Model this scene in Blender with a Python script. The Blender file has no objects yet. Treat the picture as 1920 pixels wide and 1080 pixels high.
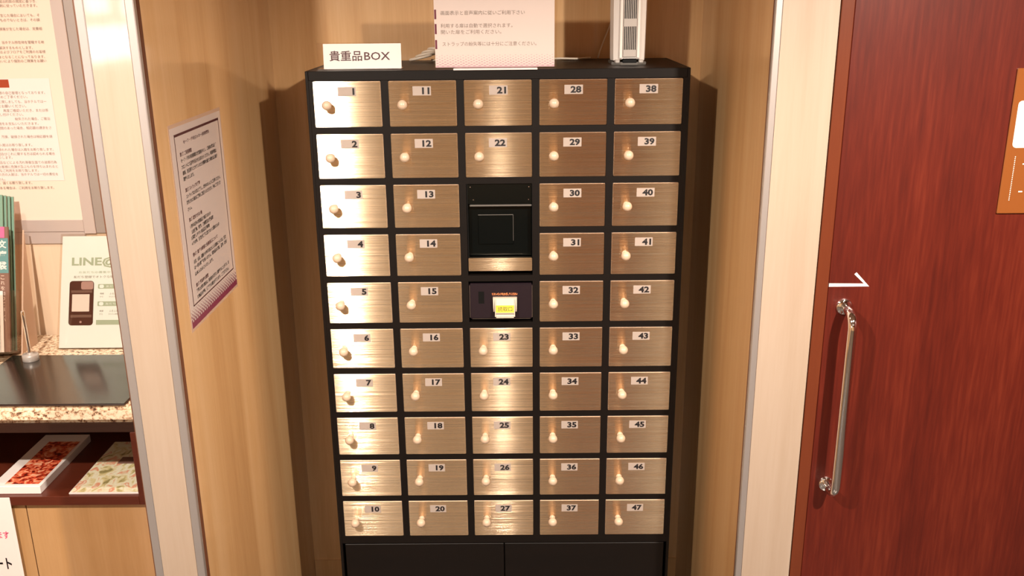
import bpy, bmesh, math, random
from mathutils import Vector, Matrix
random.seed(7)
S = bpy.context.scene
COL = S.collection

# ------------------------------------------------------------------ camera
cam = bpy.data.objects.new('camera', bpy.data.cameras.new('camera'))
COL.objects.link(cam); S.camera = cam
cam.data.sensor_fit = 'HORIZONTAL'; cam.data.sensor_width = 36.0
cam.data.lens = 1746.0 / 1920.0 * 36.0
cam.data.clip_start = 0.02
cam.rotation_euler = (1.2676, 0.01003, 0.00436)
cam.location = (0.04492, -2.20985, 1.55 + 0.18437)

# ------------------------------------------------------------------ exposure, world
S.view_settings.view_transform = 'Standard'
S.view_settings.look = 'None'
S.view_settings.exposure = 0.07
S.view_settings.gamma = 1.0
S.view_settings.use_curve_mapping = False
W = bpy.data.worlds.new('world'); S.world = W; W.use_nodes = True
W.node_tree.nodes['Background'].inputs[0].default_value = (1.0, .82, .62, 1)
W.node_tree.nodes['Background'].inputs[1].default_value = 0.006

FLOOR = -0.05
CEIL = 2.45
# the downlights: position, power, lamp radius
DOWNLIGHTS = [((1.10, -1.90), 345, .035), ((-0.82, -1.89), 245, .035), ((-0.085, -4.4), 72, .03),
              ((-1.30, -0.62), 33, .04), ((1.30, -4.4), 14, .05), ((-1.6, -4.4), 10, .05)]  # this row: unseen lamps added to brighten the counter and fill the lobby
LIGHT_COL = (1.0, .88, .75)
for (x, y), p, r in DOWNLIGHTS:
    l = bpy.data.lights.new('downlight_lamp', 'SPOT'); l.energy = p; l.shadow_soft_size = r
    l.color = LIGHT_COL; l.spot_size = math.radians(168); l.spot_blend = .5
    o = bpy.data.objects.new('downlight_lamp', l); COL.objects.link(o); o.location = (x, y, CEIL - .045)

# ------------------------------------------------------------------ materials
def mat(name, base, rough=.5, metal=0, coat=0, spec=.5, **kw):
    m = bpy.data.materials.new(name); m.use_nodes = True
    b = m.node_tree.nodes['Principled BSDF']
    b.inputs['Base Color'].default_value = (*base, 1); b.inputs['Roughness'].default_value = rough
    b.inputs['Metallic'].default_value = metal; b.inputs['Coat Weight'].default_value = coat
    b.inputs['Coat Roughness'].default_value = kw.get('coat_rough', .05)
    b.inputs['Specular IOR Level'].default_value = spec
    if 'trans' in kw: b.inputs['Transmission Weight'].default_value = kw['trans']
    if 'alpha' in kw: b.inputs['Alpha'].default_value = kw['alpha']
    if 'ior' in kw: b.inputs['IOR'].default_value = kw['ior']
    if 'emit' in kw:
        b.inputs['Emission Color'].default_value = (*kw.get('emit_col', base), 1)
        b.inputs['Emission Strength'].default_value = kw['emit']
    return m
def nt(m): return m.node_tree.nodes, m.node_tree.links, m.node_tree.nodes['Principled BSDF']
def ramp(N, stops):
    r = N.new('ShaderNodeValToRGB'); e = r.color_ramp.elements
    while len(e) < len(stops): e.new(.5)
    for i, (p, c) in enumerate(stops): e[i].position = p; e[i].color = (*c, 1)
    return r
def wood(name, cols, scale=(14, 14, .7), rough=.35, coat=.0, bump=0., detail=5, coat_rough=.05, fine=.35, wscale=1.):
    m = mat(name, cols[0], rough, coat=coat, coat_rough=coat_rough); N, L, b = nt(m)
    tc = N.new('ShaderNodeTexCoord'); mp = N.new('ShaderNodeMapping'); mp.inputs['Scale'].default_value = scale
    L.new(tc.outputs['Object'], mp.inputs[0])
    n = N.new('ShaderNodeTexNoise'); n.inputs['Scale'].default_value = wscale; n.inputs['Detail'].default_value = detail
    n.inputs['Distortion'].default_value = .6
    L.new(mp.outputs[0], n.inputs[0])
    mp2 = N.new('ShaderNodeMapping'); mp2.inputs['Scale'].default_value = tuple(s * 14 for s in scale)
    L.new(tc.outputs['Object'], mp2.inputs[0])
    n2 = N.new('ShaderNodeTexNoise'); n2.inputs['Scale'].default_value = 1; n2.inputs['Detail'].default_value = 3
    L.new(mp2.outputs[0], n2.inputs[0])
    mx = N.new('ShaderNodeMix'); mx.data_type = 'FLOAT'; mx.inputs[0].default_value = fine
    L.new(n.outputs[0], mx.inputs[2]); L.new(n2.outputs[0], mx.inputs[3])
    k = len(cols); r = ramp(N, [(.32 + .36 * i / (k - 1), c) for i, c in enumerate(cols)])
    L.new(mx.outputs[0], r.inputs[0]); L.new(r.outputs[0], b.inputs['Base Color'])
    if bump:
        bp = N.new('ShaderNodeBump'); bp.inputs['Strength'].default_value = bump; bp.inputs['Distance'].default_value = .001
        L.new(n2.outputs[0], bp.inputs['Height']); L.new(bp.outputs[0], b.inputs['Normal'])
    return m

M = {}
M['maple'] = wood('maple_laminate', [(.62, .345, .145), (.71, .425, .195), (.77, .49, .25)], rough=.4, coat=1, coat_rough=.1, fine=.25)
M['maple_face'] = wood('dimmed_maple_laminate', [(.375, .275, .20), (.405, .305, .23), (.43, .33, .255)], rough=.4, coat=1, coat_rough=.06, fine=.25)  # same maple laminate, colour darkened to offset the strong front light
M['maple_front'] = wood('amber_maple_laminate', [(.42, .22, .085), (.47, .26, .11), (.52, .30, .14)], rough=.3, coat=1, coat_rough=.12, fine=.25)
M['wall'] = wood('wall_laminate', [(.74, .56, .40), (.78, .60, .44)], rough=.4)
M['mahogany'] = wood('mahogany_veneer', [(.062, .007, .004), (.092, .0105, .0052), (.132, .018, .008)], scale=(9, 9, .6), rough=.34, bump=.05, fine=.5)
M['rear_door'] = wood('rear_door_veneer', [(.42, .15, .045), (.50, .20, .065)], scale=(9, 9, .6), rough=.4)
M['frame_wood'] = wood('door_frame_wood', [(.115, .024, .009), (.14, .031, .011)], scale=(20, 20, 1), rough=.3)
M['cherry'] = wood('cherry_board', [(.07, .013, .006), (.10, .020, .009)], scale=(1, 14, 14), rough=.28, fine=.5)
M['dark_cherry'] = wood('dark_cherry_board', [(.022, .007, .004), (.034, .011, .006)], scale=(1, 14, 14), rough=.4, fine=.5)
M['black_wood'] = wood('black_brown_board', [(.005, .0035, .003), (.007, .0045, .0035)], scale=(2, 20, 20), rough=.45)
for q_ in ('black_wood',): M[q_].node_tree.nodes['Principled BSDF'].inputs['Specular IOR Level'].default_value = .22
M['black'] = mat('matte_black', (.003, .003, .003), .5, spec=.2)
M['gloss_black'] = mat('glossy_black', (.002, .003, .003), .12, spec=.22)
M['aubergine'] = mat('dark_purple_plate', (.012, .006, .010), .35)
M['white'] = mat('white_plastic', (.80, .74, .70), .3)
M['silver_plastic'] = mat('silver_plastic', (.50, .46, .43), .35, .3)
M['grey_plastic'] = mat('grey_plastic', (.12, .11, .10), .35)
M['paper'] = mat('paper', (.78, .71, .68), .25)
M['paper_pink'] = mat('pinkish_laminated_paper', (.70, .59, .55), .2, coat=.6)
M['poster_paper'] = mat('peach_poster', (.84, .66, .56), .3)
M['poster_paper2'] = mat('pale_pink_sheet', (.85, .70, .67), .3)
M['mint'] = mat('mint_card', (.76, .90, .92), .3)
M['ink'] = mat('black_ink', (.008, .006, .008), .5)
M['ink_brown'] = mat('dark_red_ink', (.06, .008, .012), .5)
M['ink_grey'] = mat('grey_ink', (.22, .17, .14), .6)
M['ink_faint'] = mat('faint_ink', (.29, .24, .21), .6)
M['ink_green'] = mat('sage_ink', (.36, .47, .36), .6)
M['maroon'] = mat('maroon_print', (.13, .012, .03), .4)
M['plum'] = mat('plum_print', (.20, .03, .07), .4)
M['lilac'] = mat('lilac_print', (.52, .33, .36), .4)
M['orange_red'] = mat('rust_print', (.34, .05, .015), .4)
M['pink_ink'] = mat('pink_ink', (.70, .10, .20), .5)
M['aluminium'] = mat('anodised_aluminium', (.50, .45, .43), .4, .7)
M['alu_board'] = mat('board_frame_aluminium', (.62, .53, .50), .35, .35)
M['gasket'] = mat('brown_gasket', (.13, .04, .015), .6)
M['chrome'] = mat('chrome', (.85, .80, .78), .06, 1)
M['steel_plain'] = mat('plain_steel', (.72, .64, .58), .3, 1)
M['steel_edge'] = mat('brightened_steel_edge', (.95, .80, .72), .5, .6)  # unbrushed edge steel, colour brightened to imitate light caught on the bevels
M['knob'] = mat('pale_lacquered_knob', (.60, .45, .33), .3)
M['label'] = mat('clear_grey_tape', (.40, .33, .29), .35)
M['yellow'] = mat('yellow_label', (.62, .50, .015), .4)
M['orange_glow'] = mat('orange_led_text', (.8, .2, .05), .4, emit=1.2, emit_col=(1, .35, .12))
M['reader_cream'] = mat('reader_body', (.62, .52, .42), .35)  # even cream plastic colour, no emission
M['cream_block'] = mat('cream_print', (.86, .80, .70), .5)
M['mat_black'] = mat('black_leatherette', (.012, .009, .008), .2, coat=.6, coat_rough=.16, spec=.8)
M['mat_edge'] = mat('dark_brown_edge', (.03, .012, .008), .4)
M['teal'] = mat('teal_band', (.12, .27, .27), .4)
M['green_cover'] = mat('green_cover', (.20, .34, .26), .4)
M['umber_cover'] = mat('umber_cover', (.22, .12, .09), .4)
M['pink_cover'] = mat('pink_cover', (.75, .14, .30), .4)
M['phone'] = wood('brown_phone_print', [(.05, .016, .01), (.09, .03, .02)], rough=.3)
M['phone_light'] = mat('phone_highlight_print', (.40, .26, .24), .4)
M['phone_bar'] = mat('phone_bar_print', (.16, .09, .07), .4)
def clear(name):
    m = bpy.data.materials.new(name); m.use_nodes = True; N = m.node_tree.nodes; L = m.node_tree.links
    N.remove(N['Principled BSDF']); out = N['Material Output']
    tr = N.new('ShaderNodeBsdfTransparent'); tr.inputs[0].default_value = (.97, .94, .91, 1)
    gl = N.new('ShaderNodeBsdfGlossy'); gl.inputs['Roughness'].default_value = .04
    lw = N.new('ShaderNodeLayerWeight'); pw = N.new('ShaderNodeMath'); pw.operation = 'POWER'; pw.inputs[1].default_value = 5; L.new(lw.outputs['Facing'], pw.inputs[0])
    ma = N.new('ShaderNodeMath'); ma.operation = 'MULTIPLY_ADD'; ma.inputs[1].default_value = .9; ma.inputs[2].default_value = .045; L.new(pw.outputs[0], ma.inputs[0])
    mx = N.new('ShaderNodeMixShader'); L.new(ma.outputs[0], mx.inputs[0]); L.new(tr.outputs[0], mx.inputs[1]); L.new(gl.outputs[0], mx.inputs[2])
    L.new(mx.outputs[0], out.inputs[0]); return m
M['acrylic'] = clear('clear_acrylic')
M['acrylic_edge'] = mat('acrylic_lit_edge', (.75, .52, .38), .2, alpha=.7)
M['plate'] = mat('amber_plate', (.22, .068, .016), .25, coat=.4)
M['cable'] = mat('white_cable', (.82, .72, .60), .4)
M['floor'] = mat('grey_floor', (.075, .065, .058), .3)
M['ceiling'] = mat('ceiling_paint', (.55, .46, .36), .7)
M['plaster'] = mat('cream_plaster', (.50, .34, .20), .6)
M['plaster_rear'] = mat('golden_plaster', (.74, .52, .30), .6)
M['lamp'] = mat('lamp_diffuser', (1, .9, .75), .5, emit=9, emit_col=(1, .84, .62))
M['window_glow'] = mat('daylit_pane', (.9, .95, 1), .5, emit=13, emit_col=(.93, .97, 1))
M['ring'] = mat('lamp_ring', (.8, .78, .75), .4)

# brushed stainless steel: horizontal brushing, so highlights run up and down
m = mat('brushed_steel', (.74, .60, .47), .165, 1); M['steel'] = m; N, L, b = nt(m)
b.inputs['Anisotropic'].default_value = .985
ge = N.new('ShaderNodeNewGeometry'); sx_ = N.new('ShaderNodeSeparateXYZ'); L.new(ge.outputs['Position'], sx_.inputs[0])
def mth(op, a, v=None, b2=None):
    q = N.new('ShaderNodeMath'); q.operation = op; L.new(a, q.inputs[0])
    if v is not None: q.inputs[1].default_value = v
    if b2 is not None: L.new(b2, q.inputs[1])
    return q.outputs[0]
ws = []
for fr_ in (23000, 17300, 14100):                       # brushing lines: each a slight tilt up or down
    f_ = mth('FLOOR', mth('MULTIPLY', sx_.outputs[2], fr_)); wn = N.new('ShaderNodeTexWhiteNoise'); wn.noise_dimensions = '1D'
    L.new(f_, wn.inputs['W']); ws.append(wn.outputs['Value'])
sm = mth('SUBTRACT', mth('ADD', mth('ADD', ws[0], b2=ws[1]), b2=ws[2]), 1.5)
cz = N.new('ShaderNodeCombineXYZ'); L.new(mth('MULTIPLY', sm, .56), cz.inputs[2])
av = N.new('ShaderNodeVectorMath'); av.operation = 'ADD'; L.new(ge.outputs['Normal'], av.inputs[0]); L.new(cz.outputs[0], av.inputs[1])
nv_ = N.new('ShaderNodeVectorMath'); nv_.operation = 'NORMALIZE'; L.new(av.outputs[0], nv_.inputs[0]); L.new(nv_.outputs[0], b.inputs['Normal'])
ST_ROT = 0.25
b.inputs['Anisotropic Rotation'].default_value = ST_ROT
tg = N.new('ShaderNodeTangent'); tg.direction_type = 'UV_MAP'; tg.uv_map = 'UVMap'; L.new(tg.outputs[0], b.inputs['Tangent'])
tc = N.new('ShaderNodeTexCoord'); mp = N.new('ShaderNodeMapping'); mp.inputs['Scale'].default_value = (12, 12, 1600)
L.new(tc.outputs['Object'], mp.inputs[0])
oi = N.new('ShaderNodeObjectInfo'); va = N.new('ShaderNodeVectorMath'); va.operation = 'ADD'
L.new(mp.outputs[0], va.inputs[0]); ms = N.new('ShaderNodeMath'); ms.operation = 'MULTIPLY'; ms.inputs[1].default_value = 50
L.new(oi.outputs['Random'], ms.inputs[0]); L.new(ms.outputs[0], va.inputs[1])
n = N.new('ShaderNodeTexNoise'); n.inputs['Scale'].default_value = 1; n.inputs['Detail'].default_value = 2
L.new(va.outputs[0], n.inputs[0])
r = ramp(N, [(.3, (.88, .68, .47)), (.7, (.95, .76, .54))]); L.new(n.outputs[0], r.inputs[0]); L.new(r.outputs[0], b.inputs['Base Color'])

# granite
m = mat('granite', (.7, .5, .35), .25); M['granite'] = m; N, L, b = nt(m)
tc = N.new('ShaderNodeTexCoord')
n = N.new('ShaderNodeTexNoise'); n.inputs['Scale'].default_value = 95; n.inputs['Detail'].default_value = 4; n.inputs['Roughness'].default_value = .7
L.new(tc.outputs['Object'], n.inputs[0])
r = ramp(N, [(.34, (.05, .025, .015)), (.40, (.25, .13, .08)), (.46, (.66, .44, .28)), (.56, (.86, .74, .56))])
L.new(n.outputs[0], r.inputs[0]); L.new(r.outputs[0], b.inputs['Base Color'])

def blotch(name, scale, stops, rough=.3, sc=(1, 1, 1)):
    m = mat(name, (.5, .5, .5), rough); N, L, b = nt(m); tc = N.new('ShaderNodeTexCoord')
    mp = N.new('ShaderNodeMapping'); mp.inputs['Scale'].default_value = sc; L.new(tc.outputs['Object'], mp.inputs[0])
    n = N.new('ShaderNodeTexNoise'); n.inputs['Scale'].default_value = scale; n.inputs['Detail'].default_value = 3
    n.inputs['Distortion'].default_value = .8
    L.new(mp.outputs[0], n.inputs[0]); r = ramp(N, stops); L.new(n.outputs[0], r.inputs[0]); L.new(r.outputs[0], b.inputs['Base Color'])
    return m
M['red_photo'] = blotch('red_flower_photo', 70, [(.36, (.10, .008, .004)), (.46, (.55, .05, .02)), (.55, (.75, .22, .10)), (.66, (.85, .48, .32))])
M['map_print'] = blotch('pastel_map_print', 38, [(.34, (.30, .25, .10)), (.42, (.72, .60, .30)), (.50, (.84, .80, .62)), (.57, (.80, .72, .50)), (.64, (.75, .28, .16)), (.72, (.82, .76, .60))], sc=(1, .7, 1))

# ------------------------------------------------------------------ mesh helpers
class MB:
    def __init__(s): s.bm = bmesh.new(); s.mats = []
    def mi(s, m):
        if m not in s.mats: s.mats.append(m)
        return s.mats.index(m)
    def _take(s, tmp, m, mx=None, smooth=False):
        i = s.mi(m)
        if mx is not None: bmesh.ops.transform(tmp, matrix=mx, verts=tmp.verts)
        vm = {v: s.bm.verts.new(v.co) for v in tmp.verts}
        for f in tmp.faces:
            try: g = s.bm.faces.new([vm[v] for v in f.verts])
            except ValueError: continue
            g.material_index = i; g.smooth = smooth
        tmp.free()
    def box(s, x0, x1, y0, y1, z0, z1, m, bev=0, seg=1, mx=None):
        t = bmesh.new(); bmesh.ops.create_cube(t, size=1)
        bmesh.ops.scale(t, vec=(x1 - x0, y1 - y0, z1 - z0), verts=t.verts)
        bmesh.ops.translate(t, vec=((x0 + x1) / 2, (y0 + y1) / 2, (z0 + z1) / 2), verts=t.verts)
        if bev: bmesh.ops.bevel(t, geom=t.edges[:], offset=bev, segments=seg, affect='EDGES')
        s._take(t, m, mx); return s
    def lathe(s, prof, m, n=24, mx=None, smooth=True):      # prof: (r, h) about z
        t = bmesh.new(); rings = []
        for r, h in prof:
            if r < 1e-6: rings.append([t.verts.new((0, 0, h))])
            else: rings.append([t.verts.new((r * math.cos(2 * math.pi * k / n), r * math.sin(2 * math.pi * k / n), h)) for k in range(n)])
        for a, b_ in zip(rings, rings[1:]):
            for k in range(n):
                k2 = (k + 1) % n
                if len(a) == 1 and len(b_) == 1: continue
                if len(a) == 1: t.faces.new((a[0], b_[k2], b_[k]))
                elif len(b_) == 1: t.faces.new((a[k], a[k2], b_[0]))
                else: t.faces.new((a[k], a[k2], b_[k2], b_[k]))
        bmesh.ops.recalc_face_normals(t, faces=t.faces[:])
        s._take(t, m, mx, smooth); return s
    def tube(s, pts, rad, m, n=16, cap=True):
        t = bmesh.new(); pts = [Vector(p) for p in pts]; rings = []; up = None
        for i, p in enumerate(pts):
            d = (pts[min(i + 1, len(pts) - 1)] - pts[max(i - 1, 0)]).normalized()
            if up is None: up = d.orthogonal().normalized()
            up = (up - d * up.dot(d)).normalized(); w = d.cross(up)
            rr = rad[i] if isinstance(rad, (list, tuple)) else rad
            rings.append([t.verts.new(p + (up * math.cos(2 * math.pi * k / n) + w * math.sin(2 * math.pi * k / n)) * rr) for k in range(n)])
        for a, b_ in zip(rings, rings[1:]):
            for k in range(n): t.faces.new((a[k], a[(k + 1) % n], b_[(k + 1) % n], b_[k]))
        if cap: t.faces.new(rings[0][::-1]); t.faces.new(rings[-1])
        bmesh.ops.recalc_face_normals(t, faces=t.faces[:])
        s._take(t, m, None, True); return s
    def prism(s, poly, z0, z1, m, mx=None, bev=0, smooth=False):
        t = bmesh.new(); vs = [t.verts.new((x, y, z0)) for x, y in poly]; f = t.faces.new(vs)
        e = bmesh.ops.extrude_face_region(t, geom=[f])
        bmesh.ops.translate(t, vec=(0, 0, z1 - z0), verts=[g for g in e['geom'] if isinstance(g, bmesh.types.BMVert)])
        bmesh.ops.recalc_face_normals(t, faces=t.faces[:])
        if bev: bmesh.ops.bevel(t, geom=t.edges[:], offset=bev, segments=2, affect='EDGES')
        s._take(t, m, mx, smooth); return s
    def quad(s, pts, m):
        vs = [s.bm.verts.new(p) for p in pts]; f = s.bm.faces.new(vs); f.material_index = s.mi(m); return s
    def build(s, name, parent=None, origin=(0, 0, 0), uv=False):
        o0 = Vector(origin)
        bmesh.ops.translate(s.bm, vec=-o0, verts=s.bm.verts)
        if uv:
            lay = s.bm.loops.layers.uv.new('UVMap')
            for f in s.bm.faces:
                for lp in f.loops: c = lp.vert.co; lp[lay].uv = (c.x, c.z) if abs(f.normal.z) < .7 else (c.x, c.y)
        me = bpy.data.meshes.new(name); s.bm.to_mesh(me); s.bm.free()
        for m in s.mats: me.materials.append(M[m])
        o = bpy.data.objects.new(name, me); COL.objects.link(o)
        if parent is not None:
            o.parent = parent; o.location = o0 - world_of(parent)
        else: o.location = o0
        return o
def world_of(o):
    v = Vector(o.location)
    while o.parent: o = o.parent; v += o.location
    return v
def tag(o, label=None, cat=None, group=None, kind=None):
    if label: o['label'] = label
    if cat: o['category'] = cat
    if group: o['group'] = group
    if kind: o['kind'] = kind
    return o
def thing(name, label, cat, loc, group=None):
    o = bpy.data.objects.new(name, None); COL.objects.link(o); o.location = loc; o.empty_display_size = .05
    return tag(o, label, cat, group)
def struct(o): o['kind'] = 'structure'; return o

# a plane to print on: origin, right vector, up vector
class Plane:
    def __init__(s, o, u, v, off=.0006):
        s.o = Vector(o); s.u = Vector(u).normalized(); s.v = Vector(v).normalized(); s.n = s.u.cross(s.v).normalized(); s.off = off
    def mx(s, w=0):
        m = Matrix.Identity(4)
        for i in range(3): m[i][0] = s.u[i]; m[i][1] = s.v[i]; m[i][2] = s.n[i]; m[i][3] = (s.o + s.n * (s.off + w))[i]
        return m
_tc = {}
def glyphs(txt, bold):
    k = (txt, bold)
    if k not in _tc:
        c = bpy.data.curves.new('t', 'FONT'); c.body = txt; c.size = 1; c.offset = bold; c.resolution_u = 2
        o = bpy.data.objects.new('t', c); COL.objects.link(o); dg = bpy.context.evaluated_depsgraph_get(); dg.update()
        me = bpy.data.meshes.new_from_object(o.evaluated_get(dg))
        _tc[k] = ([tuple(v.co) for v in me.vertices], [tuple(p.vertices) for p in me.polygons])
        bpy.data.objects.remove(o); bpy.data.curves.remove(c); bpy.data.meshes.remove(me)
    return _tc[k]
def write(mb, pl, txt, u0, u1, vc, h, m, bold=0., w=0, stretch=1.):
    """text on plane: from u0 to u1 (None = natural width), its ink centred on vc and h tall"""
    vs, fs = glyphs(txt, bold)
    if not vs: return
    x0 = min(v[0] for v in vs); x1 = max(v[0] for v in vs); y0 = min(v[1] for v in vs); y1 = max(v[1] for v in vs)
    sy = h / (y1 - y0)
    if u0 is None: sx = sy * stretch; u0 = u1 - (x1 - x0) * sx
    elif u1 is None: sx = sy
    else: sx = (u1 - u0) / (x1 - x0)
    i = mb.mi(m); mx = pl.mx(w)
    nv = [mb.bm.verts.new(mx @ Vector((u0 + (v[0] - x0) * sx, vc + (v[1] - (y0 + y1) / 2) * sy, 0))) for v in vs]
    for f in fs:
        try: g = mb.bm.faces.new([nv[k] for k in f]); g.material_index = i
        except ValueError: pass
def rect(mb, pl, u0, u1, v0, v1, m, w=0, rnd=0):
    mx = pl.mx(w)
    if rnd:
        pts = []
        for cx, cy, a0 in ((u1 - rnd, v1 - rnd, 0), (u0 + rnd, v1 - rnd, 90), (u0 + rnd, v0 + rnd, 180), (u1 - rnd, v0 + rnd, 270)):
            for k in range(5):
                a = math.radians(a0 + k * 22.5); pts.append((cx + rnd * math.cos(a), cy + rnd * math.sin(a)))
    else: pts = [(u0, v0), (u1, v0), (u1, v1), (u0, v1)]
    mb.quad([mx @ Vector((a, b_, 0)) for a, b_ in pts], m)
def slab(mb, pl, u0, u1, v0, v1, d0, d1, m, bev=0):
    """a box lying in the plane's frame, from depth d0 to d1 along the normal"""
    q = Plane(pl.o, pl.u, pl.v, 0)
    mb.box(u0, u1, v0, v1, d0, d1, m, bev=bev, mx=q.mx())

# ------------------------------------------------------------------ the room shell
XL, XR = -.617, .542          # inner faces of the alcove
YB = .38
PL, PR = -.53, -.35           # front planes of the left and right piers
struct(MB().box(-2.75, 2.55, -6.15, .6, FLOOR - .05, FLOOR, 'floor').build('floor'))
struct(MB().box(-2.75, 2.55, -6.15, .6, CEIL, CEIL + .05, 'ceiling').build('ceiling'))
struct(MB().box(XL - .1, XR + .1, YB, YB + .1, FLOOR, CEIL, 'maple').build('wall_back'))
# left partition: a thick panel wall end
wl = struct(MB().box(-.7195, XL, PL + .006, YB, FLOOR, CEIL, 'maple').build('wall_left'))
def trim(name, x0, x1, y0, y1, m='aluminium', bev=.0015):
    return struct(MB().box(x0, x1, y0, y1, FLOOR, CEIL, m, bev=bev).build(name))
MB().box(-.7035, -.6325, PL, PL + .01, FLOOR, CEIL, 'maple_face').build('face_panel', wl)
trim('trim_1', -.7200, -.7040, PL - .0015, PL + .012)
trim('trim_2', -.6322, -.6165, PL - .0015, PL + .012)
trim('trim_3', -.7270, -.7195, PL + .012, PL + .020, 'gasket', 0)
trim('trim_4', XL - .001, XL + .0015, PL + .012, PL + .024, 'gasket', 0)
# right pier
wr = struct(MB().box(XR, .6640, PR + .006, YB, FLOOR, CEIL, 'maple').build('wall_right'))
MB().box(.5545, .6635, PR, PR + .01, FLOOR, CEIL, 'maple_face').build('face_panel', wr)
trim('trim_5', .5405, .5540, PR - .0015, PR + .012)
trim('trim_6', XR - .0015, XR + .001, PR + .012, PR + .018, 'gasket', 0)
# baseboards in the alcove
struct(MB().box(XL + .001, XR - .001, YB - .005, YB, FLOOR, .0165, 'maple').build('baseboard_back'))
# door to the right
fr = struct(MB().box(.6655, .6905, PR - .003, PR + .10, FLOOR, CEIL, 'frame_wood', bev=.001).build('trim_7'))
d1 = struct(MB().box(.6915, 1.62, PR, PR + .04, FLOOR, CEIL - .25, 'mahogany', bev=.0015).build('door_1'))
struct(MB().box(.6905, 1.62, PR - .003, PR + .10, CEIL - .249, CEIL, 'frame_wood').build('trim_8'))
struct(MB().box(1.6215, 1.70, PR - .003, PR + .10, FLOOR, CEIL - .249, 'frame_wood', bev=.001).build('trim_9'))
struct(MB().box(1.70, 2.5, PR, PR + .1, FLOOR, CEIL, 'maple').build('wall_front_right'))
# counter recess, and the lobby behind the camera
struct(MB().box(-2.7, -.7195, .175, .25, FLOOR, CEIL, 'wall').build('wall_counter_back'))
struct(MB().box(-2.7, -2.6, -6.1, .175, FLOOR, CEIL, 'plaster').build('wall_lobby_left'))
struct(MB().box(2.4, 2.5, -6.1, PR, FLOOR, CEIL, 'mahogany').build('wall_lobby_right'))
struct(MB().box(-2.6, .10, -6.1, -6.0, FLOOR, CEIL, 'plaster_rear').build('wall_lobby_rear'))
struct(MB().box(.10, 2.4, -6.1, -6.0, FLOOR, CEIL, 'plaster_rear').build('wall_lobby_rear_right'))
struct(MB().box(.40, 1.12, -6.0, -5.95, FLOOR, CEIL - .2, 'rear_door', bev=.002).build('door_2'))
# a daylit window in the lobby's left wall (seen only as a reflection)
w1 = struct(MB().box(-2.6, -2.56, -5.75, -4.05, 1.24, 2.0, 'ring').build('window_1'))
for i in range(3):
    y0 = -5.70 + i * .55
    MB().box(-2.562, -2.555, y0, y0 + .52, 1.37, 1.585, 'window_glow').build('pane', w1, (-2.56, y0, 1.37))
    MB().box(-2.562, -2.555, y0 + .1, y0 + .45, 1.64 + .02 * i, 1.76 + .05 * (i % 2), 'window_glow').build('pane', w1, (-2.56, y0, 1.64))

# downlight fittings
for i, ((x, y), p, r_) in enumerate(DOWNLIGHTS):
    labs = ['round ceiling downlight in front of the brown door', 'round ceiling downlight in front of the left partition',
            'round ceiling downlight at the middle of the lobby', 'unseen round downlight added to brighten the granite counter',
            'unseen round downlight added as fill at the right rear of the lobby', 'unseen round downlight added as fill at the left rear of the lobby']
    t = thing('downlight', labs[i], 'lamp', (x, y, CEIL), 'ceiling downlights')
    T = Matrix.Translation((x, y, CEIL - .012))
    MB().lathe([(.062, .012), (.062, .0), (.050, -.002), (.046, .006), (.046, .012)], 'ring', 32, T).build('ring', t, (x, y, CEIL))
    MB().lathe([(0, .004), (.046, .004)], 'lamp', 32, T).build('diffuser', t, (x, y, CEIL))

# ------------------------------------------------------------------ the locker cabinet
LW = .4477; TOP = 1.5737; PX, PZ = .176, .12257; DW, DH = .15785, .1055; Z0 = 1.55
lock = thing('locker_cabinet', 'tall black valuables locker with numbered brushed steel doors in the alcove', 'locker', (0, .18, FLOOR))
b = MB()
b.box(-LW, -.4405, 0, .36, FLOOR, TOP, 'black_wood', bev=.001)
b.box(.4405, LW, 0, .36, FLOOR, TOP, 'black_wood', bev=.001)
b.box(-.4405, .4405, .0, .36, 1.5515, TOP, 'black_wood', bev=.001)
b.box(-.4405, .4405, .345, .36, FLOOR, 1.5515, 'black_wood')
b.box(-.4405, .4405, .0, .345, FLOOR, .03, 'black_wood')
for k in range(6):                                   # uprights
    x = (k - 2.5) * PX
    w = (PX - DW) / 2 - .0008
    if k == 0: b.box(-.4405, x + w, .001, .06, .335, 1.5515, 'black_wood')
    elif k == 5: b.box(x - w, .4405, .001, .06, .335, 1.5515, 'black_wood')
    else: b.box(x - w, x + w, .001, .06, .335, 1.5515, 'black_wood')
for r_ in range(1, 11):                              # rails
    zt = Z0 - (r_ - 1) * PZ - DH - .0008; zb = Z0 - r_ * PZ + .0008
    if r_ == 10: zb = .3175
    if r_ in (3,):                                   # no rail across the display bay
        b.box(-.4405, -.5 * PX, .0012, .06, zb, zt, 'black_wood'); b.box(.5 * PX, .4405, .0012, .06, zb, zt, 'black_wood')
    else: b.box(-.4405, .4405, .0012, .06, zb, zt, 'black_wood')
b.build('body', lock, (0, .18, FLOOR))
for s, n_ in ((-1, 0), (1, 1)):
    x0, x1 = (-.4335, -.0012) if s < 0 else (.0012, .4335)
    cd = MB().box(x0, x1, .0, .018, FLOOR + .06, .3155, 'black_wood', bev=.0012).build('cupboard_door', lock, ((x0 + x1) / 2, .009, .12))
MB().box(-.4405, .4405, .012, .03, FLOOR + .0, FLOOR + .058, 'black_wood').build('plinth', lock, (0, .02, FLOOR))

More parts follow.
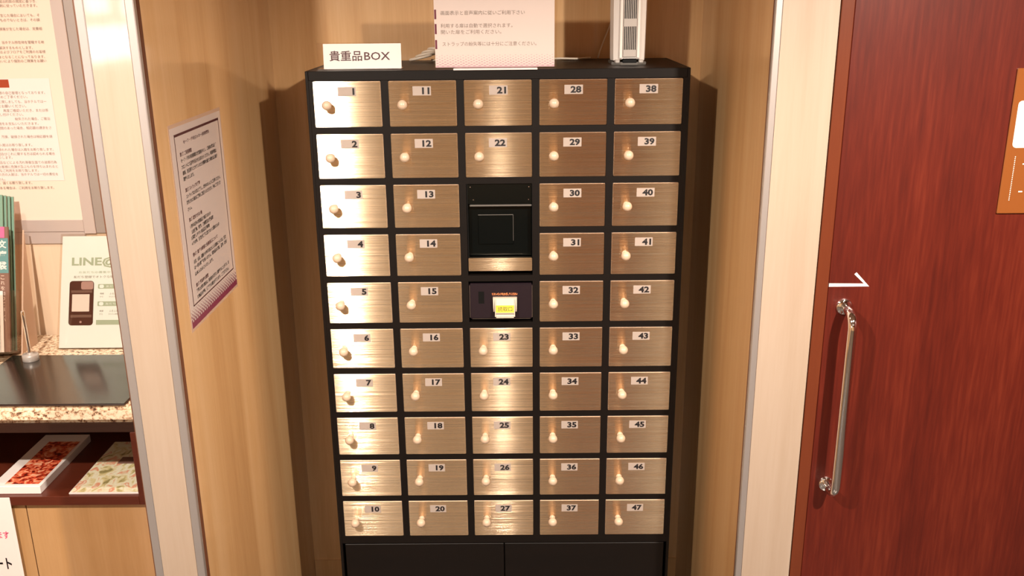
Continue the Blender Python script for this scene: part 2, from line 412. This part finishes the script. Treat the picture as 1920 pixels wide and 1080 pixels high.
door_me = None; knob_me = None
num = 0
PL0 = Plane((0, 0, Z0), (1, 0, 0), (0, 0, 1))
for c in range(5):
    for r_ in range(10):
        if c == 2 and r_ in (2, 3, 4): continue
        num += 1
        cx = (c - 2) * PX; zt = Z0 - r_ * PZ; org = (cx, 0, zt - DH / 2)
        if door_me is None:
            d = MB().box(cx - DW / 2, cx + DW / 2, -.0005, .016, zt - DH, zt, 'steel', bev=.0012, seg=2).build('door', lock, org, uv=True)
            door_me = d.data; door_me.materials.append(M['steel_edge'])
            for p_ in door_me.polygons:
                if p_.normal.y > -.98: p_.material_index = 1
            kmx = Matrix.Translation((cx - .0455, -.0005, zt - DH / 2)) @ Matrix.Rotation(math.radians(90), 4, 'X')
            R = .0114
            prof = [(.0075, 0), (.0055, .002), (.0042, .006), (.0042, .012)] + [(R * math.sin(a), .0225 - R * math.cos(a)) for a in [math.radians(t_) for t_ in range(24, 180, 12)]] + [(0, .0225 + R)]
            k_ = MB().lathe(prof, 'knob', 24, kmx).build('knob', d, (cx - .0455, -.0005, zt - DH / 2)); knob_me = k_.data
            koff = Vector(k_.location)
        else:
            d = bpy.data.objects.new('door', door_me); COL.objects.link(d); d.parent = lock; d.location = Vector(org) - lock.location
            k_ = bpy.data.objects.new('knob', knob_me); COL.objects.link(k_); k_.parent = d; k_.location = koff
        d['label'] = 'brushed steel door numbered %d' % num
        lb = MB(); u0, u1 = cx - .0215, cx + .0215; v1 = -r_ * PZ - .0125; v0 = v1 - .0212
        q = Plane((0, -.0005, Z0), (1, 0, 0), (0, 0, 1), 0)
        jit = random.uniform(-.0015, .0015)
        slab(lb, q, u0 + jit, u1 + jit, v0, v1, 0, .0003, 'label')
        write(lb, q, str(num), None, u1 + jit - .0035, (v0 + v1) / 2, .0158, 'ink', bold=.042, w=.0005, stretch=1.24)
        lb.build('number_label', d, (cx, -.0008, Z0 + (v0 + v1) / 2))

# display bay in the middle column
bay = MB()
bay.box(-.0785, -.0765, .002, .09, 1.119, 1.306, 'black'); bay.box(.0785, .0805, .002, .09, 1.119, 1.306, 'black')
bay.box(-.0785, .0785, .002, .09, 1.306, 1.3085, 'black')
bay.box(-.0785, .0785, .088, .09, 1.119, 1.306, 'black')
bay.build('display_bay', lock, (0, .05, 1.21))
o = MB().box(-.077, .078, .006, .012, 1.2545, 1.3045, 'gloss_black', bev=.0006).build('upper_panel', lock, (0, .006, 1.28))
sc = MB()
for x, z in ((-.070, 1.297), (.072, 1.297), (-.063, 1.2655), (.071, 1.2655)):
    sc.lathe([(0, .0015), (.0014, .001), (.0018, 0)], 'chrome', 10, Matrix.Translation((x, .006, z)) @ Matrix.Rotation(math.radians(90), 4, 'X'))
tag(sc.build('screw', o, (0, .006, 1.28)), kind='stuff')
MB().box(-.072, .078, .003, .024, 1.2495, 1.2535, 'grey_plastic', bev=.0008).build('ledge', lock, (0, .01, 1.25))
o = MB().box(-.0765, .0765, .022, .028, 1.121, 1.2495, 'gloss_black').build('lower_panel', lock, (0, .025, 1.18))
s_ = MB(); s_.box(-.053, .033, .0185, .022, 1.151, 1.2255, 'gloss_black', bev=.0008)
s_.build('screen', o, (0, .02, 1.19))
s_ = MB(); s_.box(-.053, .033, .0176, .0186, 1.2247, 1.2262, 'grey_plastic'); s_.box(.0325, .0333, .0176, .0186, 1.160, 1.2255, 'grey_plastic'); s_.build('screen_rim', o, (0, .018, 1.22))
MB().box(-.0781, .0785, -.0005, .014, 1.0875, 1.1205, 'steel', bev=.0009, seg=2).build('steel_strip', lock, (0, 0, 1.104), uv=True)
# reader panel
rp = MB().box(-.0785, .0798, .001, .014, .962, 1.054, 'aubergine', bev=.003, seg=2).build('reader_panel', lock, (0, .005, 1.008))
rim = MB()
for a in ((-.0775, -.0768, .966, 1.05), (.0780, .0787, .966, 1.05), (-.072, .0735, .9625, .9632)):
    rim.box(a[0], a[1], -.0006, .001, a[2], a[3], 'steel_plain')
rim.build('panel_rim', rp, (0, 0, 1.008))
MB().box(-.0555, -.0415, .0003, .0012, 1.003, 1.034, 'black').build('sensor_window', rp, (-.0485, .0006, 1.018))
rd = MB(); RX = .0105
# reader bracket behind and tongue leaning out
rd.prism([(-.030, 0), (.030, 0), (.029, -.036), (.026, -.036), (.0255, -.004), (-.0255, -.004), (-.026, -.036), (-.029, -.036)], -.010, .0, 'reader_cream',
         mx=Matrix(((1, 0, 0, RX), (0, 0, 1, .0), (0, 1, 0, 1.0205), (0, 0, 0, 1))))
rdo = rd.build('reader', lock, (RX, -.004, 1.0))
tg_ = Plane((RX, -.003, 1.0190), (1, 0, 0), (0, .34, 1), 0)
t_ = MB(); t_.box(-.0248, .0248, -.0505, -.0005, -.002, .009, 'reader_cream', bev=.003, seg=3, mx=tg_.mx())
t_.build('tongue', rdo, (RX, -.006, 1.0))
t_ = MB(); slab(t_, tg_, -.0225, .0225, -.0375, -.0195, .009, .0094, 'yellow')
write(t_, tg_, '読取口', -.0175, .0180, -.0285, .0115, 'ink', w=.0097)
slab(t_, tg_, -.0225, .0225, -.0425, -.0385, .009, .0094, 'ink_grey')
t_.build('sticker', rdo, (RX, -.012, 1.0))
t_ = MB(); write(t_, Plane((0, .001, Z0), (1, 0, 0), (0, 0, 1)), 'リストバンドをかざしてください', -.0215, .0415, -.5225, .0068, 'orange_glow', bold=.01)
t_.build('lettering', rp, (.01, .0005, 1.03))

# ------------------------------------------------------------------ things on top of the locker
t = thing('name_sign', 'small white tent sign reading valuables BOX on the left end of the locker top', 'sign', (-.318, .045, TOP))
P = Plane((-.318, .036, TOP), (1, 0, 0), (0, .10, 1), 0)
b = MB(); slab(b, P, -.0915, .0915, .0025, .0595, -.0015, 0, 'paper'); b.build('card', t, (-.318, .04, TOP + .03))
b = MB(); write(b, P, '貴重品', -.0775, -.0005, .0318, .0238, 'ink_brown', bold=.014, w=.0004)
write(b, P, 'BOX', .0045, .0655, .0310, .0185, 'ink_brown', bold=.012, w=.0004); b.build('lettering', t, (-.318, .04, TOP + .03))
b = MB(); b.box(-.425, -.2265, .028, .075, TOP, TOP + .0025, 'acrylic', bev=.0005)
slab(b, P, -.107, .0915, .0025, .062, -.0040, -.0020, 'acrylic'); b.build('acrylic_holder', t, (-.318, .04, TOP))

t = thing('instruction_notice', 'pale pink instruction notice in a clear stand at the middle of the locker top', 'notice', (-.005, .04, TOP))
P = Plane((0, .03, TOP), (1, 0, 0), (0, .0, 1), 0)
b = MB(); slab(b, P, -.1455, .133, .0035, .2085, -.001, 0, 'paper_pink'); b.build('sheet', t, (-.005, .03, TOP + .1))
b = MB()
for s, x0, x1, z in (('画面表示と音声案内に従いご利用下さい', -.130, .0643, 1.700), ('利用する扉は自動で選択されます。', -.131, .0357, 1.6715),
                     ('開いた扉をご利用ください。', -.1305, .0096, 1.6575), ('ストラップの紛失等には十分にご注意ください。', -.128, .0912, 1.6305)):
    write(b, P, s, x0, x1, z - TOP, .0098, 'ink_grey', w=.0004)
b.build('lettering', t, (-.005, .03, TOP + .1))
b = MB(); write(b, P, 'ご利用案内', -.06, .05, 1.742 - TOP, .018, 'ink_grey', w=.0004); b.build('title', t, (-.005, .03, TOP + .16))
for z0, z1 in ((1.6865, 1.7077), (1.6531, 1.6758), (1.6194, 1.6399)):
    b = MB(); slab(b, P, -.1447, -.1403, z0 - TOP, z1 - TOP, 0, .0004, 'maroon'); b.build('side_bar', t, (-.1425, .03, z0))
b = MB()
for row in range(9):
    zz = .0055 + row * .0031; f = max(.12, 1 - row / 8.5)
    for k in range(45):
        if (k + row) % 2: continue
        x = -.1435 + k * .00615; s_ = .0031 * (0.35 + .65 * f)
        rect(b, P, x, x + s_ * 1.9, zz, zz + s_, 'lilac', w=.0003)
rect(b, P, -.1455, .133, .0035, .0062, 'lilac', w=.00025)
b.build('checker_border', t, (-.005, .03, TOP + .02))
b = MB(); b.box(-.102, .0925, -.004, .055, TOP, TOP + .0030, 'acrylic', bev=.0005); slab(b, P, -.1485, .1385, .0005, .2105, -.003, -.0012, 'acrylic')
b.box(-.102, .0925, -.0045, -.004, TOP - .0005, TOP + .0032, 'paper')  # white strip painting the bright glint along the acrylic front edge
b.build('acrylic_holder', t, (-.005, .03, TOP))

# white air purifier tower
t = thing('air_purifier', 'white tower air purifier with dark slots on the right end of the locker top', 'air purifier', (.317, .155, TOP))
C0 = (.317, .155)
prof = [(-.0125, -.050), (.0125, -.050), (.024, -.0475), (.038, -.036), (.043, -.010), (.040, .030), (.030, .05), (-.030, .05), (-.040, .030), (-.043, -.010), (-.038, -.036), (-.024, -.0475)]
bm_ = MB(); tb = bmesh.new()
zs = [(.010, .975), (.016, .985), (.05, 1.0), (.12, 1.02), (.20, 1.03), (.30, 1.02), (.34, .99), (.352, .90)]
rings = [[tb.verts.new((C0[0] + x * k, C0[1] + y * (1 if k > .95 else k), TOP + z + (0.004 if (z < .02 and abs(x) < .03) else 0))) for x, y in prof] for z, k in zs]
for a, c_ in zip(rings, rings[1:]):
    for i in range(12): tb.faces.new((a[i], a[(i + 1) % 12], c_[(i + 1) % 12], c_[i]))
tb.faces.new(rings[0][::-1]); tb.faces.new(rings[-1])
bmesh.ops.recalc_face_normals(tb, faces=tb.faces[:]); bm_._take(tb, 'white', None, False)
bm_.build('body', t, (C0[0], C0[1], TOP))
MB().box(C0[0] - .0165, C0[0] + .0165, C0[1] - .0535, C0[1] - .044, TOP + .018, TOP + .33, 'silver_plastic', bev=.0015).build('front_panel', t, (C0[0], C0[1] - .05, TOP))
b = MB()
for z0, z1 in ((.036, .090), (.108, .165), (.183, .240)):
    for k in range(7):
        x = C0[0] - .0129 + k * .0043
        b.box(x - .0011, x + .0011, C0[1] - .0540, C0[1] - .0528, TOP + z0, TOP + z1, 'black')
tag(b.build('vent_slots', t, (C0[0], C0[1] - .05, TOP)), kind='stuff')
b = MB()
for k in (-1, 1): b.box(C0[0] + k * .021 - .0035, C0[0] + k * .021 + .0035, C0[1] - .0525, C0[1] - .044, TOP + .016, TOP + .33, 'white', bev=.0012)
b.build('front_rail', t, (C0[0], C0[1] - .05, TOP))
b = MB(); b.prism([(-.042, -.040), (-.020, -.053), (.020, -.053), (.042, -.040), (.042, .045), (-.042, .045)], TOP, TOP + .007, 'grey_plastic', mx=Matrix.Translation((C0[0], C0[1], 0)), bev=.001)
for k in (-1, 1): b.box(C0[0] + k * .0285 - .006, C0[0] + k * .0285 + .006, C0[1] - .050, C0[1] - .02, TOP + .004, TOP + .013, 'silver_plastic', bev=.002)
b.build('foot', t, (C0[0], C0[1], TOP))
MB().box(C0[0] - .017, C0[0] + .018, C0[1] - .0545, C0[1] - .035, TOP + .005, TOP + .0155, 'black', bev=.0015).build('intake', t, (C0[0], C0[1] - .05, TOP))

# cables behind
b = MB()
for k in range(4):
    pts = [(-.205 + .028 * math.cos(a) * (1 - .12 * k) + .012 * k, .285 + .02 * math.sin(a) + .008 * k, TOP + .006 + k * .0055 + .012 * (1 + math.cos(a + .6 * k)) * .5) for a in [2 * math.pi * i / 20 for i in range(21)]]
    b.tube(pts, .0034, 'cable', 8)
pts = [(-.18, .30, TOP + .004), (-.1, .31, TOP + .004), (0, .30, TOP + .004), (.1, .29, TOP + .004), (.16, .285, TOP + .006), (.20, .30, TOP + .004), (.24, .33, TOP + .004)]
b.tube(pts, .0026, 'cable', 8)
tag(b.build('power_cable', None, (-.05, .30, TOP)), 'white cable coiled behind the instruction notice on the locker top', 'cable')
b = MB(); b.tube([(.262, .355, TOP + .002), (.268, .365, TOP + .02), (.278, .372, TOP + .045), (.292, .374, TOP + .08), (.31, .374, TOP + .13), (.32, .35, TOP + .14)], .002, 'cable', 8)
tag(b.build('thin_cable', None, (.27, .36, TOP)), 'thin white cord hanging behind the air purifier', 'cable')

# ------------------------------------------------------------------ rules poster on the alcove's left wall
t = thing('rules_poster', 'laminated rules sheet with purple chequered lower edge on the alcove side wall', 'poster', (XL + .001, -.2775, 1.09))
P = Plane((XL, 0, 0), (0, 1, 0), (0, 0, 1), 0)
b = MB(); slab(b, P, -.4415, -.1185, 1.0905, 1.507, 0, .0006, 'acrylic_edge'); b.build('lamination', t, (XL, -.28, 1.3))
b = MB(); slab(b, P, -.4365, -.1235, 1.0975, 1.5, .0006, .0010, 'paper_pink'); b.build('sheet', t, (XL + .001, -.28, 1.3))
b = MB(); fw = .0028
u0, u1, v0, v1 = -.417, -.139, 1.139, 1.4865
for r4 in ((u0, u1, v0, v0 + fw), (u0, u1, v1 - .005, v1), (u0, u0 + fw, v0, v1), (u1 - fw, u1, v0, v1)): rect(b, P, *r4, 'ink_brown', w=.0013)
LN = [('セーフ・デポ(ロッカー)利用規約', -.370, -.210, 1.466, 1), ('第1条 ご利用期間', -.396, -.328, 1.445, 1),
      ('セーフ・デポの利用期間は当館滞在中とし、ご利用の際は必ず', -.394, -.172, 1.433, 0), ('フロントにて登録手続きをお済ませください。利用時間は', -.395, -.173, 1.420, 0),
      ('原則、当日限りとさせていただき期限を過ぎた場合は係員が', -.392, -.171, 1.408, 0), ('開扉いたします。', -.391, -.329, 1.396, 0),
      ('第2条 ストラップの管理', -.388, -.300, 1.373, 1), ('ストラップは大切に保管し、紛失のないようご注意ください。', -.387, -.165, 1.360, 0),
      ('紛失された場合は実費をご負担いただきます。予めご了承くだ', -.388, -.168, 1.348, 0), ('さい。', -.388, -.363, 1.334, 0),
      ('第3条 収納できない物', -.387, -.307, 1.312, 1), ('1.現金以外の貴重品で高価なもの', -.385, -.255, 1.298, 0),
      ('2.危険物、銃砲、刀剣類及び薬品類', -.380, -.240, 1.286, 0), ('3.腐敗しやすい食品及び動物', -.386, -.270, 1.2745, 0),
      ('4.その他、当館が保管に適さないと認めたもの', -.387, -.206, 1.263, 0), ('第4条 責任の範囲と免責事項について', -.388, -.226, 1.2395, 1),
      ('天災、火災、盗難その他不可抗力による損害については、当館', -.388, -.171, 1.2245, 0), ('は一切の責任を負いません。収納品の確認、登録、返却', -.388, -.168, 1.213, 0),
      ('は本人のみといたします。', -.388, -.270, 1.1995, 0), ('第5条 緊急時の措置', -.390, -.311, 1.176, 1),
      ('管理上必要な場合は、利用者の承諾なく開扉することがあり、ま', -.390, -.168, 1.164, 0), ('た物品を移動、保管する場合があります。ご了承下さい。', -.390, -.173, 1.151, 0)]
for s, a, c_, z, hd in LN:
    write(b, P, s, a, c_, z, .0088 if len(s) > 3 else .0075, 'ink_brown' if hd else 'ink', bold=.022, w=.0013)
b.build('lettering', t, (XL + .001, -.28, 1.3))
b = MB(); rect(b, P, -.4365, -.1235, 1.0975, 1.110, 'plum', w=.0013)
for row in range(6):
    zz = 1.110 + row * .0047; s_ = .0054 * (1 - .13 * row)
    for k in range(50):
        if (k + row) % 2: continue
        x = -.4365 + k * .00626; rect(b, P, x, x + s_, zz, zz + s_, 'plum', w=.0013)
b.build('checker_border', t, (XL + .001, -.28, 1.12))

# ------------------------------------------------------------------ door fittings
b = MB(); hx = .7285; ys = PR - .060; zt, zb = 1.1055, .688
pts = [(hx, PR - .002, zt), (hx, PR - .030, zt)]
for k in range(1, 9):
    a = math.radians(k * 90 / 8); pts.append((hx, PR - .030 - .030 * math.sin(a), zt - .030 * (1 - math.cos(a))))
for k in range(0, 9):
    a = math.radians(k * 90 / 8); pts.append((hx, ys + .030 * (1 - math.cos(a)), zb + .030 - .030 * math.sin(a)))
pts.append((hx, PR - .002, zb))
b.tube(pts, .0098, 'chrome', 24); t = b.build('door_handle', d1, (hx, ys, .9)); t['label'] = 'long chrome D-shaped pull handle'
for z in (zt, zb):
    MB().lathe([(0, .006), (.0145, .006), (.017, .004), (.0175, 0)], 'chrome', 32, Matrix.Translation((hx, PR, z)) @ Matrix.Rotation(math.radians(90), 4, 'X')).build('rosette', t, (hx, PR, z))
P = Plane((0, PR, 0), (1, 0, 0), (0, 0, 1), 0)
b = MB(); mx = P.mx(.0005)
def poly(mb, pts, m, w=.0008):
    t_ = bmesh.new(); vs = [t_.verts.new((x, z, 0)) for x, z in pts]; f = t_.faces.new(vs)
    if f.normal.z < 0: f.normal_flip()
    mb._take(t_, m, P.mx(w))
b.prism([(.6925, 1.1498), (.7765, 1.1498), (.7475, 1.1806), (.7430, 1.1765), (.7650, 1.1560), (.6925, 1.1570)], 0, .0006, 'paper', mx=P.mx(0))
tag(b.build('arrow_sticker', None, (.73, PR, 1.16)), 'thin white half arrow sticker pointing right above the door handle', 'sticker')
t = thing('door_plate', 'amber translucent notice plate on the door at the right edge', 'sign', (1.10, PR, 1.45))
b = MB(); slab(b, P, 1.0175, 1.215, 1.3034, 1.592, 0, .005, 'plate', bev=.0015); b.build('plate', t, (1.11, PR, 1.45))
b = MB(); rect(b, P, 1.028, 1.205, 1.4374, 1.53, 'cream_block', w=.0053, rnd=.008); b.build('white_field', t, (1.11, PR - .005, 1.48))
b = MB()
for k in range(24): rect(b, P, 1.0368, 1.0384, 1.331 + k * .0038, 1.333 + k * .0038, 'cream_block', w=.0053)
for z in (1.405, 1.349): rect(b, P, 1.054, 1.062, z - .0012, z + .0012, 'cream_block', w=.0053)
b.build('print', t, (1.11, PR - .005, 1.36))

# ------------------------------------------------------------------ counter
CT = .87; CF = -.310
ct = thing('counter', 'reception counter with a speckled granite top and dark open shelf', 'counter', (-1.6, 0, FLOOR))
MB().box(-2.55, -.728, CF, .174, CT - .043, CT, 'granite', bev=.012, seg=4).build('worktop', ct, (-1.6, -.06, CT))
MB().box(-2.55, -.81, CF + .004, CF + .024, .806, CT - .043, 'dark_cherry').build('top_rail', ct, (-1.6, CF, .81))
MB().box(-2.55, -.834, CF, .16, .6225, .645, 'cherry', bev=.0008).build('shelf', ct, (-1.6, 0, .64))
MB().box(-.834, -.810, CF, .16, .6225, .806, 'cherry', bev=.0008).build('side_panel', ct, (-.82, 0, .7))
MB().box(-2.55, -.834, .158, .17, .645, .806, 'black').build('back_panel', ct, (-1.6, .16, .7))
MB().box(-.810, -.728, CF + .02, .16, FLOOR, CT - .043, 'maple').build('filler_panel', ct, (-.77, 0, .4))
MB().box(-1.1065, -.810, CF + .014, CF + .032, FLOOR, .6225, 'maple_front', bev=.0008).build('front_panel', ct, (-.96, CF, .3))
MB().box(-1.90, -1.1090, CF + .014, CF + .032, FLOOR, .6225, 'maple_front', bev=.0008).build('front_panel', ct, (-1.5, CF, .3))
MB().box(-2.55, -.811, CF + .033, CF + .05, FLOOR, .6225, 'gasket').build('carcass', ct, (-1.5, CF, .3))

# desk mat
b = MB(); b.box(-1.2475, -.838, -.3055, .0, CT, CT + .0035, 'mat_edge', bev=.001); b.box(-1.2455, -.840, -.3035, -.002, CT + .0035, CT + .0048, 'mat_black', bev=.0005)
tag(b.build('desk_mat', None, (-1.04, -.15, CT)), 'black glossy desk mat lying on the granite counter', 'mat')
MT = CT + .0048
t = thing('pen_stand', 'steel pen stand with weighted round base on the corner of the desk mat', 'pen stand', (-1.182, -.035, MT))
MB().lathe([(0, 0), (.019, 0), (.0195, .001), (.0195, .014), (.018, .0165), (.007, .0168), (.0065, .020), (0, .020)], 'silver_plastic', 32, Matrix.Translation((-1.182, -.035, MT))).build('base', t, (-1.182, -.035, MT))
MB().lathe([(.0042, .018), (.0040, .10), (.0046, .118), (.0046, .128), (.003, .131), (0, .131)], 'chrome', 16, Matrix.Translation((-1.183, -.035, MT))).build('rod', t, (-1.183, -.035, MT + .02))

# card stand with phone picture
t = thing('card_stand', 'leaning mint green card with phone picture in clear stand on the counter', 'sign', (-1.048, .09, CT))
P = Plane((-1.153, .05, CT), (1, 0, 0), (0, .115, .279), 0)
b = MB(); slab(b, P, 0, .21, .0035, .297, -.001, 0, 'mint'); b.build('card', t, (-1.05, .1, 1))
b = MB(); slab(b, P, -.004, .214, .0, .303, .0015, .0032, 'acrylic', bev=.0004); b.box(-1.157, -.939, .05, .165, CT, CT + .003, 'acrylic'); b.build('acrylic_holder', t, (-1.05, .1, 1))
b = MB()
write(b, P, 'LINE@', .0265, .1475, .2275, .0285, 'ink_green', bold=.03, w=.0003)
write(b, P, 'お友だちID募集中です', .0458, .150, .2015, .0062, 'ink_green', w=.0003)
write(b, P, '友だち登録でオトクな情報をゲット', .0322, .185, .1893, .0068, 'ink_grey', w=.0003)
for v, s in ((.164, 1), (.1185, 1)):
    rect(b, P, .0973, .190, v - .006, v + .006, 'ink_green', w=.0003, rnd=.002)
    rect(b, P, .101, .113, v - .0045, v + .0045, 'mint', w=.0006, rnd=.004)
    write(b, P, '友だち追加', .118, .165, v, .006, 'mint', w=.0006)
    write(b, P, '検索', .103, None, v - .019, .005, 'ink_grey', w=.0003); write(b, P, 'ふるふる', .128, None, v - .019, .005, 'ink_grey', w=.0003)
    write(b, P, 'から', .103, None, v - .027, .004, 'ink_grey', w=.0003); write(b, P, 'かんたん登録', .127, None, v - .027, .004, 'ink_grey', w=.0003)
rect(b, P, .0948, .190, .0635, .076, 'ink_green', w=.0003)
b.build('lettering', t, (-1.05, .1, 1))
b = MB(); rect(b, P, .0227, .0867, .0622, .1787, 'phone', w=.0003, rnd=.008)
rect(b, P, .0530, .0850, .156, .177, 'phone_light', w=.0005, rnd=.005)
rect(b, P, .0275, .0825, .1475, .154, 'phone_bar', w=.0005); rect(b, P, .0275, .0825, .083, .090, 'phone_bar', w=.0005)
rect(b, P, .0305, .0760, .0985, .1436, 'paper', w=.0006); rect(b, P, .0515, .0575, .068, .074, 'phone_light', w=.0006, rnd=.003)
b.build('phone_picture', t, (-1.05, .1, 1))

# brochure holder and its booklets
BP = Plane((-1.243, 0, CT), (1, 0, 0), (0, .11, .39), 0)
t = thing('brochure_holder', 'clear acrylic brochure holder at the left end of the counter', 'holder', (-1.30, .05, CT))
b = MB(); b.box(-1.403, -1.239, -.036, .045, CT, CT + .002, 'acrylic'); slab(b, BP, -.16, .004, .0105, .33, -.030, -.028, 'acrylic'); slab(b, BP, .002, .004, .0105, .17, -.030, .034, 'acrylic')
slab(b, BP, -.16, .004, .0105, .0130, -.030, .034, 'acrylic'); slab(b, BP, -.16, .004, .0105, .16, .032, .034, 'acrylic'); b.build('tray', t, (-1.3, .05, CT))
b = MB(); b.prism([(.02, CT), (.10, CT), (.125, 1.172)], -1.236, -1.232, 'acrylic_edge', mx=Matrix(((0, 0, 1, 0), (1, 0, 0, 0), (0, 1, 0, 0), (0, 0, 0, 1))))
b.build('rear_prop', t, (-1.235, .08, CT))
greens = ['rearmost green brochure in the acrylic holder', 'second green brochure from the back of the holder', 'third green brochure from the back of the holder', 'foremost of the green brochures in the holder']
for k in range(4):
    b = MB(); d = -.026 + k * .009
    slab(b, BP, -.12 - .004 * k, -.0055 - .0045 * k, .014, .409 + .001 * k, d, d + .0022, 'green_cover' if k % 2 else 'paper', bev=.0004)
    slab(b, BP, -.12 - .004 * k, -.0050 - .0045 * k, .014, .4095 + .001 * k, d + .0022, d + .0050, 'green_cover', bev=.0004)
    tag(b.build('brochure', None, (-1.3, .05, CT + .02)), greens[k], 'brochure', 'brochures in the clear holder')
b = MB(); slab(b, BP, -.13, -.001, .014, .331, .010, .016, 'umber_cover', bev=.0004)
slab(b, BP, -.1301, -.0009, .214, .302, .0155, .0165, 'teal'); slab(b, BP, -.13, -.0095, .303, .331, .0155, .0166, 'pink_cover')
for k, ch in enumerate('文庫袋'): write(b, BP, ch, -.026, -.005, .287 - k * .027, .021, 'paper', bold=.03, w=.0169)
for k, ch in enumerate('これを知ってほしい'): write(b, BP, ch, -.0215, -.0115, .203 - k * .0135, .0095, 'poster_paper', w=.0164)
tag(b.build('booklet', None, (-1.3, .04, CT + .02)), 'brown booklet with a teal band and white characters in the holder', 'booklet')
b = MB(); slab(b, BP, -.12, -.0145, .014, .169, .019, .021, 'paper'); slab(b, BP, -.122, -.022, .014, .166, .023, .025, 'mint')
tag(b.build('leaflet', None, (-1.3, .03, CT + .02)), 'short white leaflets standing in front of the brown booklet', 'leaflet')

# magazines on the shelf
SH = .645
b = MB(); b.box(-1.182, -1.0665, -.2965, -.0295, SH, SH + .020, 'paper', bev=.001)
Pm = Plane((0, 0, SH + .020), (1, 0, 0), (0, 1, 0), 0); rect(b, Pm, -1.1530, -1.0735, -.2860, -.070, 'red_photo', w=.0003)
tag(b.build('catalogue', None, (-1.124, -.163, SH)), 'thick white catalogue with a red photo cover on the dark shelf', 'book')
b = MB(); b.box(-1.000, -.838, -.300, -.040, SH, SH + .004, 'paper', bev=.0006)
Pm = Plane((0, 0, SH + .004), (1, 0, 0), (0, 1, 0), 0); rect(b, Pm, -.998, -.840, -.297, -.042, 'map_print', w=.0003)
rect(b, Pm, -.945, -.885, -.160, -.125, 'umber_cover', w=.0005)
tag(b.build('magazine', None, (-.92, -.17, SH)), 'thin pastel patterned magazine at the right end of the dark shelf', 'magazine')

# sheet taped on the counter front
P = Plane((0, CF - .001, 0), (1, 0, 0), (0, 0, 1), 0)
t = thing('taped_notice', 'white notice taped to the counter front below the shelf', 'notice', (-1.24, CF, .40))
b = MB(); slab(b, P, -1.352, -1.1325, .335, .6445, 0, .0008, 'paper'); b.build('sheet', t, (-1.24, CF, .5))
b = MB(); rect(b, P, -1.34, -1.141, .345, .5869, 'poster_paper2', w=.0010)
write(b, P, 'ます', -1.178, -1.1496, .5465, .020, 'pink_ink', w=.0014, bold=.02)
write(b, P, 'ート', -1.196, -1.1560, .4700, .030, 'ink', w=.0014, bold=.03)
b.build('lettering', t, (-1.24, CF, .5))

# ------------------------------------------------------------------ framed board on the counter's wall
t = thing('notice_board', 'large notice board in a brushed aluminium frame above the counter', 'notice board', (-1.7, .165, 1.16))
MB().box(-2.4, -1.090, .1695, .1745, 1.175, 2.2, 'poster_paper').build('backing', t, (-1.7, .17, 1.5))
b = MB()
b.box(-1.096, -1.066, .167, .1745, 1.150, 2.2, 'alu_board', bev=.001); b.box(-1.066, -1.040, .169, .1745, 1.150, 2.2, 'aluminium', bev=.002)
b.build('side_frame', t, (-1.07, .165, 1.16))
b = MB(); b.box(-2.4, -1.0962, .167, .1745, 1.156, 1.188, 'alu_board', bev=.001); b.box(-2.4, -1.0962, .1695, .1745, 1.122, 1.156, 'alu_board', bev=.002)
b.build('bottom_frame', t, (-1.7, .165, 1.16))
P = Plane((0, .1695, 0), (1, 0, 0), (0, 0, 1), 0)
b = MB(); rect(b, P, -1.60, -1.128 - .0, 1.292, 1.551, 'poster_paper2', w=.0008)
rect(b, P, -1.28, -1.2305, 1.529, 1.549, 'orange_red', w=.0012); b.build('sheet', t, (-1.3, .165, 1.4))
LB = [(1.736, -1.129), (1.726, -1.129), (1.703, -1.127), (1.692, -1.128), (1.671, -1.126), (1.639, -1.126), (1.626, -1.156), (1.616, -1.126), (1.604, -1.129), (1.594, -1.127),
      (1.516, -1.143), (1.506, -1.189), (1.494, -1.143), (1.483, -1.196), (1.472, -1.142), (1.462, -1.207), (1.451, -1.141), (1.439, -1.172), (1.428, -1.141), (1.406, -1.142),
      (1.385, -1.197), (1.373, -1.144), (1.362, -1.142), (1.353, -1.253), (1.340, -1.141), (1.329, -1.140), (1.319, -1.191), (1.309, -1.142), (1.297, -1.281), (1.287, -1.213), (1.274, -1.158)]
TX = ['当館のご利用にあたり宿泊約款の規定に基づき、', '宿泊客は当館が定める利用規則に従っていただきます。', '宿泊中に事故が生じた場合においても、そ', 'の責任によるものでないときは、その損', '貴重品に損害が生じた場合は、実費相',
      '当ホテル所在地を管轄する地', '方裁判所と解決するものとします。', '客室およびフロアをご利用のお客様', '全員が対象となることになっております。', '取扱いにより個別のご精算をお願い',
      'お客様の自己管理となっております。', '予めご了承ください。', '客室内に関しましても、当ホテルでは一', '切をお願いください。', '再度ご確認いただき、または係', '員までお申し付けください。', '紛失された場合、ご宿泊', '費用をお支払いいただきます。', '宿泊期間のあった場合、相応額の請求をさ',
      '汚損、破損された場合は相応額を請', '深夜のご入館はお断り致します。', '著しく酔われた場合は入館をお断り致します。', '暴力団及びこれに類する方は認められる場合', 'お断りします。', '毛染、薬品などによる汚れ等衛生面での迷惑行為', 'お客様に危険が及ぶものを持ち込まれると', '重大なご利用をお断り致します。', '泥酔の方の入館は、当ホテルでは一切の責任を', '負いません。', '入浴は、固くお断り致します。', '他の方の迷惑行為のある場合は、ご利用をお断り致します。']
b = MB()
for (z, x1), s in zip(LB, TX): write(b, P, s, None, x1, z, .0076, 'ink_faint', w=.0014)
b.build('lettering', t, (-1.3, .165, 1.4))
